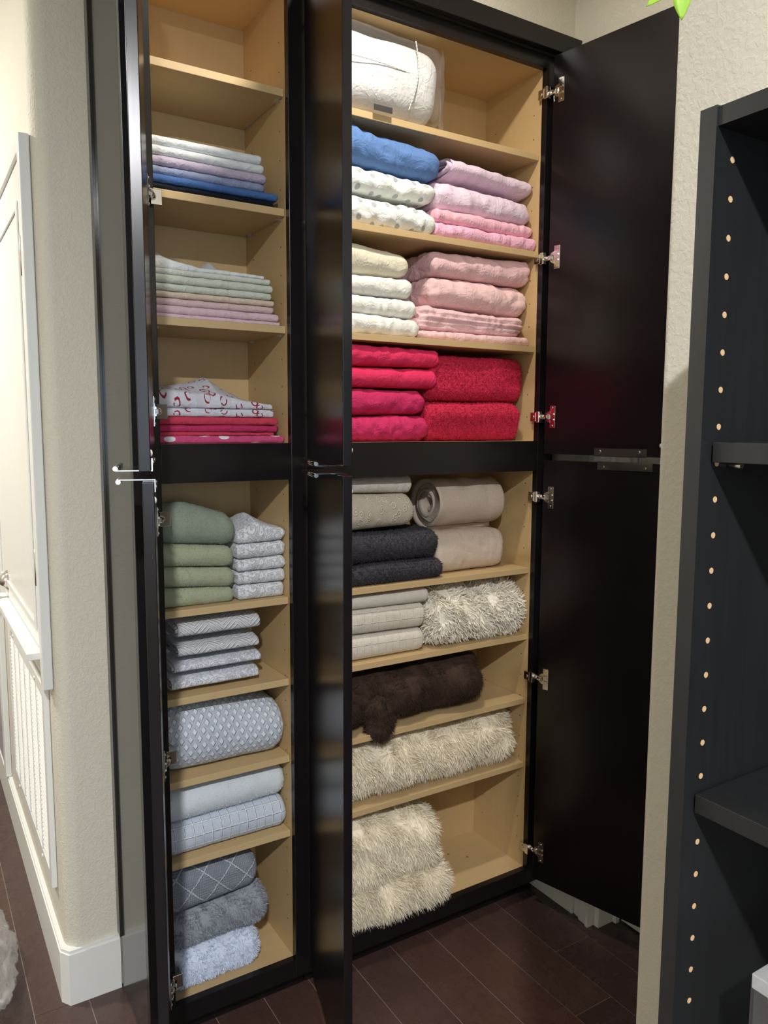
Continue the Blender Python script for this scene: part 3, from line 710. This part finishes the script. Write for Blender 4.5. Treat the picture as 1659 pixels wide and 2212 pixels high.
o = add_fur(o, 9000, .0062, .0018, (0, 0, -.3), 1.1, 3, clump=230, seed=35)
place(o, 'fleece_blanket', FM['hot'], 'hot pink fleece blanket, upper of the two', 'blanket', GL)
o = cloth(1.186, 1.512, 1.692, YK, (1.4025, 1.507), (1.4025, 1.510), rnd=.7, end=.35, lump=.006, wr=.001, seed=36, frontf=lambda t, r: .006*math.sin(r*3))
o = add_fur(o, 9000, .0062, .0018, (0, 0, -.3), 1.1, 3, clump=230, seed=36)
place(o, 'fleece_blanket', FM['hot'], 'hot pink fleece blanket, lower of the two, behind the middle rail', 'blanket', GL)
# ---- compartment 5
GL = 'towels and fleeces on the shelf below the middle rail of the wide cabinet'
fold('folded_sheet', 'smooth white folded cloth lying on the sculpted cream towel, under the middle rail', 'sheet', GL, FM['wtowel'], RX, 1.142, (1.276, 1.312), (1.266, 1.313), y0=1.694, rnd=1., end=.5, lump=.002, wr=.001, seed=41)
fold('bath_towel', 'cream towel with sculpted scroll pattern on the dark navy fleeces', 'towel', GL, FM['scroll'], RX, 1.150, (1.170, 1.274), (1.180, 1.263), y0=1.686, rnd=.9, end=.7, lump=.003, wr=.0015, seed=42)
for (zz, xr, lb, sd, y0) in (((1.0885, 1.167), 1.226, 'charcoal navy fleece blanket, upper of the two', 43, 1.680), ((1.0316, 1.087), 1.235, 'charcoal navy fleece blanket, lower of the two, on the shelf', 44, 1.676)):
    o = cloth(RX, xr, y0, YK, zz, (zz[0], zz[1]-.002), rnd=1., end=.8, lump=.004, wr=.001, seed=sd); o = add_fur(o, 9000, .0065, .0019, (0, 0, -.3), 1.1, 3, clump=220, seed=sd)
    place(o, 'fleece_blanket', FM['navy'], lb, 'blanket', GL)
me, rg = spiral(1.243, 1.472, 1.776, 1.2265, .078, .0765, .0125, 4, 1., .005, 4); close_spiral(me, len(rg), len(rg[0]))
place(me, 'bath_towel', FM['beige'], 'beige terry towel rolled up with its spiral end showing', 'towel', GL)
fold('bath_towel', 'beige terry towel folded flat under the rolled one', 'towel', GL, FM['beige'], 1.236, 1.484, (1.0316, 1.150), (1.0316, 1.146), y0=1.716, rnd=.6, end=.35, lump=.006, wr=.0015, seed=46)
# ---- compartment 6
GL = 'linens on the shelf with the cream shag throw'
fold('bath_towel', 'ivory folded towel, topmost left of the shaggy cream throw', 'towel', GL, FM['plainw'], RX, 1.196, (.972, 1.006), (.966, 1.006), y0=1.690, rnd=.9, end=.6, lump=.002, wr=.001, seed=51)
fold('bath_towel', 'ivory folded towel with raised bands, middle of the three left of the shaggy throw', 'towel', GL, FM['bandt'], RX, 1.184, (.906, .970), (.897, .964), y0=1.688, rnd=.7, end=.4, lump=.002, wr=.001, seed=52, grooves=((-.45, .005, .09),))
fold('bath_towel', 'ivory folded towel lowest of the three, resting on the shelf', 'towel', GL, FM['bandt'], RX, 1.184, (.832, .904), (.832, .895), y0=1.690, rnd=.8, end=.5, lump=.002, wr=.001, seed=53)
o = cloth(1.205, 1.536, 1.682, YK, (.843, .995), (.838, .975), rnd=.8, end=.6, lump=.012, wr=.002, seed=54)
o = add_fur(o, 11000, .026, .0050, (.1, -.15, -.3), 1.1, 4, clump=60, seed=54, zfloor=.8325, limx=1.5395)
place(o, 'shag_throw', FM['fur'], 'cream shag throw with thick ribbon-like pile, folded right of the ivory towels', 'throw', GL)
# ---- compartment 7: brown fur
o = cloth(.88, 1.398, 1.690, YK, (.650, .790), (.642, .800), rnd=.95, end=.75, lump=.016, wr=.006, wf=16, seed=61, frontf=lambda t, r: .014*math.sin(t*17)*max(0, 1-r*r)+.010)
b2 = cloth(.985, 1.082, 1.652, 1.72, (.604, .74), (.604, .73), rnd=1., end=.9, lump=.008, wr=.003, seed=62)
bmx = bmesh.new(); bmx.from_mesh(o); bmx.from_mesh(b2); bmx.to_mesh(o); bmx.free()
o = add_fur(o, 26000, .013, .0011, (.1, -.2, -.6), .9, 3, clump=48, seed=61)
place(o, 'fur_throw', FM['brown'], 'dark brown faux fur throw rolled up, one end drooping over the shelf edge', 'throw')
# ---- compartment 8 and 9: ivory fur
o = cloth(.875, 1.522, 1.682, YK, (.450, .604), (.448, .596), rnd=.95, end=.6, lump=.014, wr=.003, wf=18, seed=71)
o = add_fur(o, 20000, .026, .0026, (.05, -.2, -.75), .75, 4, clump=42, seed=71, limx=1.5395)
place(o, 'fur_throw', FM['furh'], 'ivory long-haired fur throw filling the whole shelf below the brown fur', 'throw')
GL = 'ivory fur throws on the floor of the wide cabinet'
o = cloth(.875, 1.226, 1.668, YK, (.205, .405), (.185, .368), rnd=.7, end=.4, lump=.012, wr=.003, wf=18, seed=72)
o = add_fur(o, 17000, .030, .0028, (.05, -.1, -.9), .7, 4, clump=40, seed=72)
place(o, 'fur_throw', FM['furh'], 'ivory long-haired fur throw, upper of the two at the bottom of the cabinet', 'throw', GL)
o = cloth(.875, 1.240, 1.655, YK, (.1075, .225), (.1075, .200), rnd=.8, end=.6, lump=.012, wr=.003, wf=18, seed=73)
o = add_fur(o, 17000, .032, .0028, (.15, -.35, -.55), .7, 4, clump=40, seed=73)
place(o, 'fur_throw', FM['furh'], 'ivory long-haired fur throw, lower of the two, hanging over the cabinet bottom', 'throw', GL)

# ================= narrow cabinet
LX = .4675
GL = 'flat sheets stacked on the second shelf of the narrow cabinet'
TH = [('s_black', 'black folded sheet at the bottom of the stack', .746, 1.9345, 1.9500, 1.684),
      ('s_blue', 'blue folded sheet on the black one', .758, 1.9502, 1.9675, 1.682),
      ('s_gb', 'grey blue folded sheet between the blue and the lavender one', .728, 1.9677, 1.9865, 1.688),
      ('s_lav', 'grey lavender folded sheet under the two white ones', .733, 1.9867, 2.0075, 1.687),
      ('s_white', 'white folded sheet, second from the top, on the lavender one', .727, 2.0077, 2.0275, 1.688),
      ('s_white', 'white folded sheet, topmost on the stack with the blue and black sheets', .723, 2.0277, 2.0480, 1.690)]
for i, (mt, lb, xr, za, zb, y0) in enumerate(TH):
    fold('folded_sheet', lb, 'sheet', GL, FM[mt], LX, xr, (za, zb), (za, zb-.001), y0=y0, rnd=.95, end=.8, lump=.0012, wr=.0008, seed=100+i, nv=72, endwr=.0015, grooves=((-.25, .004, .16), (.35, .002, .12)))
GL = 'pastel sheets stacked on the third shelf of the narrow cabinet'
TH = [('s_pk2', 'pale rose thin folded sheet, lowest of the pastel stack', .762, 1.6718, 1.6815, 1.684),
      ('s_pk2', 'pale rose folded sheet, second from the bottom of the pastel stack', .758, 1.6817, 1.6995, 1.686),
      ('s_pk', 'dusty pink folded sheet under the peach cream one', .748, 1.6997, 1.7155, 1.690),
      ('s_cream', 'peach cream folded sheet in the middle of the pastel stack', .750, 1.7157, 1.7300, 1.688),
      ('s_mint', 'pale mint folded sheet on the peach cream one', .743, 1.7302, 1.7460, 1.690),
      ('s_mint', 'pale mint folded sheet, third from the top of the pastel stack', .747, 1.7462, 1.7640, 1.688),
      ('s_offw', 'off-white folded sheet, second from the top of the pastel stack', .740, 1.7642, 1.7775, 1.690)]
for i, (mt, lb, xr, za, zb, y0) in enumerate(TH):
    fold('folded_sheet', lb, 'sheet', GL, FM[mt], LX, xr, (za, zb), (za, zb-.001), y0=y0, rnd=.95, end=.8, lump=.0014, wr=.0010, seed=120+i, nv=72, endwr=.002, grooves=((-.2, .004, .16),))
def peak(c, w, h): return lambda t, y: h*math.exp(-((t-c)/w)**2)*math.exp(-((y-.45)/.35)**2)
def lumps(*L): return lambda t, y: sum(h*max(0, 1-abs(t-c)/w)**1.2*math.exp(-((y-yc)/yw)**2) for c, w, h, yc, yw in L)
fold('folded_sheet', 'rumpled white sheet lying loose on top of the pastel stack', 'sheet', GL, FM['s_white'], LX, .728, (1.7777, 1.790), (1.7777, 1.785), y0=1.70, rnd=.9, end=.6, lump=.002, wr=.0015, seed=130, nv=96, nu=90, topf=lumps((.12, .36, .040, .5, .4), (.62, .20, .034, .55, .28)))
GL = 'red and pink sheets above the middle rail of the narrow cabinet'
TH = [('drops', 'deep pink sheet with white drops, lowest, behind the middle rail', .767, 1.4022, 1.4190, 1.682),
      ('s_red', 'rose red thin folded sheet on the dotted pink one', .748, 1.4192, 1.4270, 1.690),
      ('s_mag', 'deep pink folded sheet between the two rose red ones', .754, 1.4272, 1.4430, 1.688),
      ('s_red', 'rose red folded sheet just under the printed white sheets', .755, 1.4432, 1.4610, 1.688),
      ('rings', 'white sheet with red ring print, lower of the two', .748, 1.4612, 1.4800, 1.690)]
for i, (mt, lb, xr, za, zb, y0) in enumerate(TH):
    fold('folded_sheet', lb, 'sheet', GL, FM[mt], LX, xr, (za, zb), (za, zb-.001), y0=y0, rnd=.95, end=.8, lump=.0014, wr=.0012, seed=140+i, nv=72, endwr=.0015, grooves=((-.1, .004, .15),))
fold('folded_sheet', 'rumpled white sheet with red ring print, piled up in a peak on the red stack', 'sheet', GL, FM['rings'], LX, .744, (1.4802, 1.502), (1.4802, 1.492), y0=1.692, rnd=.9, end=.8, lump=.004, wr=.003, wf=26, seed=150, nv=96, nu=90, topf=lumps((.10, .45, .030, .4, .5), (.52, .42, .056, .55, .45)))
GL = 'green and white towels under the middle rail of the narrow cabinet'
G = [('sage2', 'grey green towel, topmost of the green pile, bulging upward', (1.180, 1.250), (1.164, 1.236), .646),
     ('sage', 'sage green towel, second from the top of the green pile', (1.129, 1.179), (1.114, 1.163), .641),
     ('sage', 'sage green towel, third from the top of the green pile', (1.081, 1.128), (1.066, 1.113), .643),
     ('sage', 'sage green towel, lowest of the green pile, on the shelf', (1.0318, 1.080), (1.0318, 1.065), .640)]
for i, (mt, lb, zl, zr, xr) in enumerate(G):
    o = cloth(LX, xr, 1.684+.002*i, YK, zl, zr, rnd=1., end=.8, lump=.003, wr=.001, seed=160+i, topf=(lambda t, y: .022*math.exp(-((t-.35)/.4)**2)*math.exp(-((y-.3)/.35)**2)) if i == 0 else None)
    o = add_fur(o, 6000, .0028, .0009, (0, 0, -.2), .6, 2, clump=200, seed=160+i)
    place(o, 'bath_towel', FM[mt], lb, 'towel', GL)
W = [('white sculpted hand towel, topmost of the white pile, pushed up in a peak', (1.166, 1.194), (1.169, 1.200), .764), ('white hand towel, second from the top, right of the green pile', (1.130, 1.165), (1.133, 1.168), .768),
     ('white hand towel, middle of the five right of the green pile', (1.100, 1.129), (1.100, 1.132), .768), ('white hand towel, second from the bottom, right of the green pile', (1.069, 1.099), (1.068, 1.099), .768),
     ('white hand towel, lowest of the five, on the shelf right of the green pile', (1.0318, 1.068), (1.0318, 1.067), .767)]
for i, (lb, zl, zr, xr) in enumerate(W):
    o = cloth(.648, xr, 1.686, YK, zl, zr, rnd=1., end=.5, lump=.002, wr=.0015, seed=170+i, endwr=.004, topf=(lumps((.42, .5, .034, .4, .45))) if i == 0 else None)
    place(o, 'hand_towel', FM['hand'], lb, 'towel', GL)
GL = 'patterned white towels folded on the fifth shelf of the narrow cabinet'
C = [('chev', 'white chevron towel, topmost, wrapped edge showing at its left end', .976, .0265, .504, .702), ('chev', 'white chevron towel, second from the top', .927, .0195, .506, .699),
     ('dam', 'lilac white damask towel, third from the top', .889, .0180, .494, .704), ('dam', 'lilac white damask towel, lowest, on the shelf', .8505, .0205, .490, .699)]
for i, (mt, lb, zc, hh, xa, xb) in enumerate(C):
    me, rg = spiral(xa, xb, 1.782, zc, .096-.002*i, hh, .0085 if hh > .025 else .0058, 3, .45, .0022, i*3+1, flip=1); close_spiral(me, len(rg), len(rg[0]))
    place(me, 'bath_towel', FM[mt], lb, 'towel', GL)
fold('bath_mat', 'thick pale blue waffle bath mat folded alone on its shelf', 'bath mat', None, FM['waf'], LX, .764, (.6342, .790), (.6342, .770), y0=1.684, rnd=.95, end=.45, lump=.005, wr=.001, seed=181, nv=80, topf=lambda t, y: .010*math.sin(math.pi*min(1, t*1.1)))
GL = 'pair of folded towels on the seventh shelf of the narrow cabinet'
o = cloth(LX, .767, 1.690, YK, (.519, .600), (.524, .598), rnd=.95, end=.5, lump=.004, wr=.001, seed=182)
o = add_fur(o, 7000, .0035, .0011, (0, 0, -.2), .7, 2, clump=160, seed=182)
place(o, 'bath_towel', FM['gro'], 'pale grey flecked towel, upper of the pair', 'towel', GL)
fold('bath_towel', 'pale blue towel with woven grid, lower of the pair, on the shelf', 'towel', GL, FM['grid'], LX, .766, (.4398, .518), (.4398, .521), y0=1.684, rnd=.95, end=.5, lump=.003, wr=.001, seed=183)
GL = 'bath mats piled on the bottom of the narrow cabinet'
fold('bath_mat', 'grey knitted bath mat with diamond pattern, topmost of the bottom pile', 'bath mat', GL, FM['dia'], LX, .690, (.287, .398), (.305, .392), y0=1.692, rnd=.8, end=.6, lump=.004, wr=.001, seed=191, nv=80)
o = cloth(LX, .710, 1.690, YK, (.205, .284), (.200, .300), rnd=.95, end=.7, lump=.006, wr=.001, seed=192)
o = add_fur(o, 12000, .011, .0022, (.1, -.1, -.4), .8, 3, clump=90, seed=192, limx=.7688)
place(o, 'bath_mat', FM['gshag'], 'dark grey shaggy bath mat between the diamond one and the pale blue one', 'bath mat', GL)
o = cloth(LX, .686, 1.682, YK, (.108, .203), (.108, .192), rnd=.8, end=.6, lump=.006, wr=.001, seed=193)
o = add_fur(o, 12000, .010, .0022, (.05, -.1, -.4), .8, 3, clump=90, seed=193, zfloor=.1065)
place(o, 'bath_mat', FM['bshag'], 'pale blue shaggy bath mat, lowest, on the cabinet floor', 'bath mat', GL)

# ------------------------------------------------------------------ black bookcase on the right
bk = empty('bookcase', (.69, .1, 0)); tag(bk, 'black bookcase with adjustable shelves and pale peg holes, against the cream wall on the right', 'bookcase')
BX, BX2, ya, yb = .55, .846, -.42, .414
sp = MB().box(BX, BX2, yb-.015, yb, 0, 1.690)
zs = [1.6526-.0301*k for k in range(54)]
for xx in (.572, .80):
    for z in zs:
        if z > .05 and min(abs(z-1.421), abs(z-1.12)) > .009: sp.cyl((xx, yb-.0149, z), (xx, yb-.0153, z), .0026, n=12, mi=1, smooth=False)
sp.build('side_panel', [M['black'], M['raw']], bk)
MB().box(BX, BX2, ya, ya+.015, 0, 1.690).build('side_panel', M['black'], bk)
MB().box(BX+.002, BX2, ya+.0152, yb-.0152, 1.6745, 1.689).build('top_panel', M['black'], bk)
MB().box(BX2-.006, BX2-.001, ya+.0152, yb-.0152, .05, 1.674).build('back_panel', M['black'], bk)
for z in (1.4294, 1.128, .797, .45, .07):
    s = MB().box(BX+.012, BX2-.0065, ya+.0165, yb-.0175, z-.0165, z).build('shelf', M['black'], bk, .0006)
    for xx in (.590, .80): tag(MB().cyl((xx, yb-.0152, z-.0195), (xx, yb-.026, z-.0195), .0026, n=10).build('shelf_pin', M['brushed'], s), 'metal shelf pin')
# clear acrylic drawer box
ab = empty('acrylic_box', (.66, .27, .797)); tag(ab, 'clear acrylic box with a thick lid standing on a low shelf of the black bookcase', 'box')
x0, x1, y0, y1, z0, z1 = .568, .77, .19, .340, .7975, .9965
MB().box(x0, x1, y0, y1, z1-.013, z1).build('lid', mat_film('thick_acrylic_lid', .5, .22, 4), ab, .001)
w = MB()
w.box(x0, x1, y0, y0+.003, z0, z1-.0135).box(x0, x1, y1-.003, y1, z0, z1-.0135).box(x0, x0+.003, y0+.0031, y1-.0031, z0, z1-.0135).box(x1-.003, x1, y0+.0031, y1-.0031, z0, z1-.0135).box(x0, x1, y0+.0031, y1-.0031, z0, z0+.003)
w.build('body', M['acrylic'], ab)
MB().cyl((x0+.006, y1-.016, z1-.0132), (x0+.006, y1-.016, z1-.019), .0045, .0045).ball((x0+.006, y1-.016, z1-.019), .0045).cyl((x0+.006, y1-.016, z1-.022), (x0+.006, y1-.016, z1-.036), .0012).build('peg', M['film'], ab)

# ------------------------------------------------------------------ hanging plant (only its lowest leaves reach into view)
pl = empty('hanging_plant', (.60, .475, 2.10)); tag(pl, 'green leafy vine hanging down in front of the cream wall at the top', 'plant')
pot = MB().cyl((.60, .475, 2.10), (.60, .475, 2.17), .032, .042, 24); pot.build('pot', M['terra'], pl)
cdm = MB()
for a in range(3): cdm.cyl((.60+.041*math.cos(a*2.09), .475+.041*math.sin(a*2.09), 2.165), (.60, .475, 2.40), .0008, n=6)
cdm.cyl((.60, .475, 2.40), (.60, .475, CEIL-.001), .0008, n=6); cdm.build('cord', M['terra'], pl)
vine = MB(); pts = [(.60+.045*math.sin(i*.25)*(1-i/16), .475+.004*math.sin(i*.8), 2.178+.01*math.sin(i*.2)-.345*(i/16)**1.3) for i in range(17)]
pts[0] = (.60, .475, 2.172)
tube(vine, pts, .0009, 6); vine.build('stem', M['leaf'], pl)
def leaf(base, dirn, L, W, nrm):
    d = Vector(dirn).normalized(); n = Vector(nrm).normalized(); sd = d.cross(n).normalized(); n = sd.cross(d); bm = bmesh.new(); rows = []
    N = 9
    for i in range(N+1):
        f = i/N; w = W*.5*math.sin(math.pi*min(1, f*.97+.03)**.72)**.85 if i < N else 0.0002
        c = Vector(base)+d*L*f+n*(-.12*L*f*f); rows.append([bm.verts.new(c+sd*w*k+n*(.10*abs(k)*w+.0)) for k in (-1, -.5, 0, .5, 1)])
    for a, b in zip(rows[:-1], rows[1:]):
        for k in range(4): f = bm.faces.new((a[k], a[k+1], b[k+1], b[k])); f.smooth = True
    m = MB(); m.bm.free(); m.bm = bm; o = m.build('leaf', M['leaf'], pl)
    s = o.modifiers.new('thickness', 'SOLIDIFY'); s.thickness = .0005; return o
vw = (-.8, -.6, .1)
leaf((.600, .476, 1.829), (.02, -.01, -1), .031, .0165, vw)
leaf((.600, .477, 1.832), (-.55, .62, -.50), .034, .014, vw)
leaf((.600, .475, 1.830), (.45, -.62, -.42), .032, .013, vw)
for i in range(3, 15):
    p = Vector(pts[i]); a = i*2.4; leaf(p, (math.cos(a), math.sin(a), -.5), .034, .017, (-.5*math.cos(a), -.5*math.sin(a), 1))

# ------------------------------------------------------------------ crumpled clear bag on the hallway floor
bm = bmesh.new(); bmesh.ops.create_icosphere(bm, subdivisions=5, radius=1)
for v in bm.verts:
    q = v.co.copy(); r = 1+.22*noise.noise(q*1.7)+.20*(1-2*abs(noise.noise(q*2.6+Vector((3, 1, 2)))))+.07*(1-2*abs(noise.noise(q*6)))
    v.co = Vector((q.x*.105*r, q.y*.19*r, max(-.052, q.z*.062*r)))
for f in bm.faces: f.smooth = True
m = MB(); m.bm.free(); m.bm = bm; o = m.build('plastic_bag', M['film'], None); o.location = (.068, 2.155, .0525)
tag(o, 'crumpled clear plastic bag on the dark hallway floor at the left edge', 'plastic bag')

# ------------------------------------------------------------------ lights: ceiling downlights and soft fill
def area(name, loc, target, size, power, col, shape='DISK', spread=180):
    l = bpy.data.lights.new(name, 'AREA'); l.shape = shape; l.size = size; l.energy = power; l.color = col; l.spread = R(spread)
    o = bpy.data.objects.new(name, l); COL.objects.link(o); o.location = loc
    o.rotation_euler = (Vector(target)-Vector(loc)).to_track_quat('-Z', 'Y').to_euler(); return o
area('ceiling_lamp_near', (.835, 1.20, 2.72), (.835, 1.20, 0), .085, 9.5, (1, .93, .83), spread=176)
area('ceiling_lamp_far', (-.50, -.95, 2.72), (-.50, -.95, 0), .10, 76, (.97, .975, 1.0), spread=175)
area('ceiling_lamp_hall', (-.75, 2.75, 2.72), (-.75, 2.75, 0), .16, 38, (1, .97, .92))
area('window_light', (-.45, -3.15, 1.55), (-.45, 0, 1.50), 2.0, 19, (.58, .77, 1.0), 'RECTANGLE')
bpy.data.lights['window_light'].size_y = 1.1
w = bpy.data.worlds.new('world'); scene.world = w; w.use_nodes = True
w.node_tree.nodes['Background'].inputs[0].default_value = (.9, .93, 1, 1); w.node_tree.nodes['Background'].inputs[1].default_value = .05
scene.view_settings.view_transform = 'Standard'; scene.view_settings.look = 'None'; scene.view_settings.gamma = 1; scene.view_settings.exposure = .5
scene.view_settings.use_curve_mapping = False
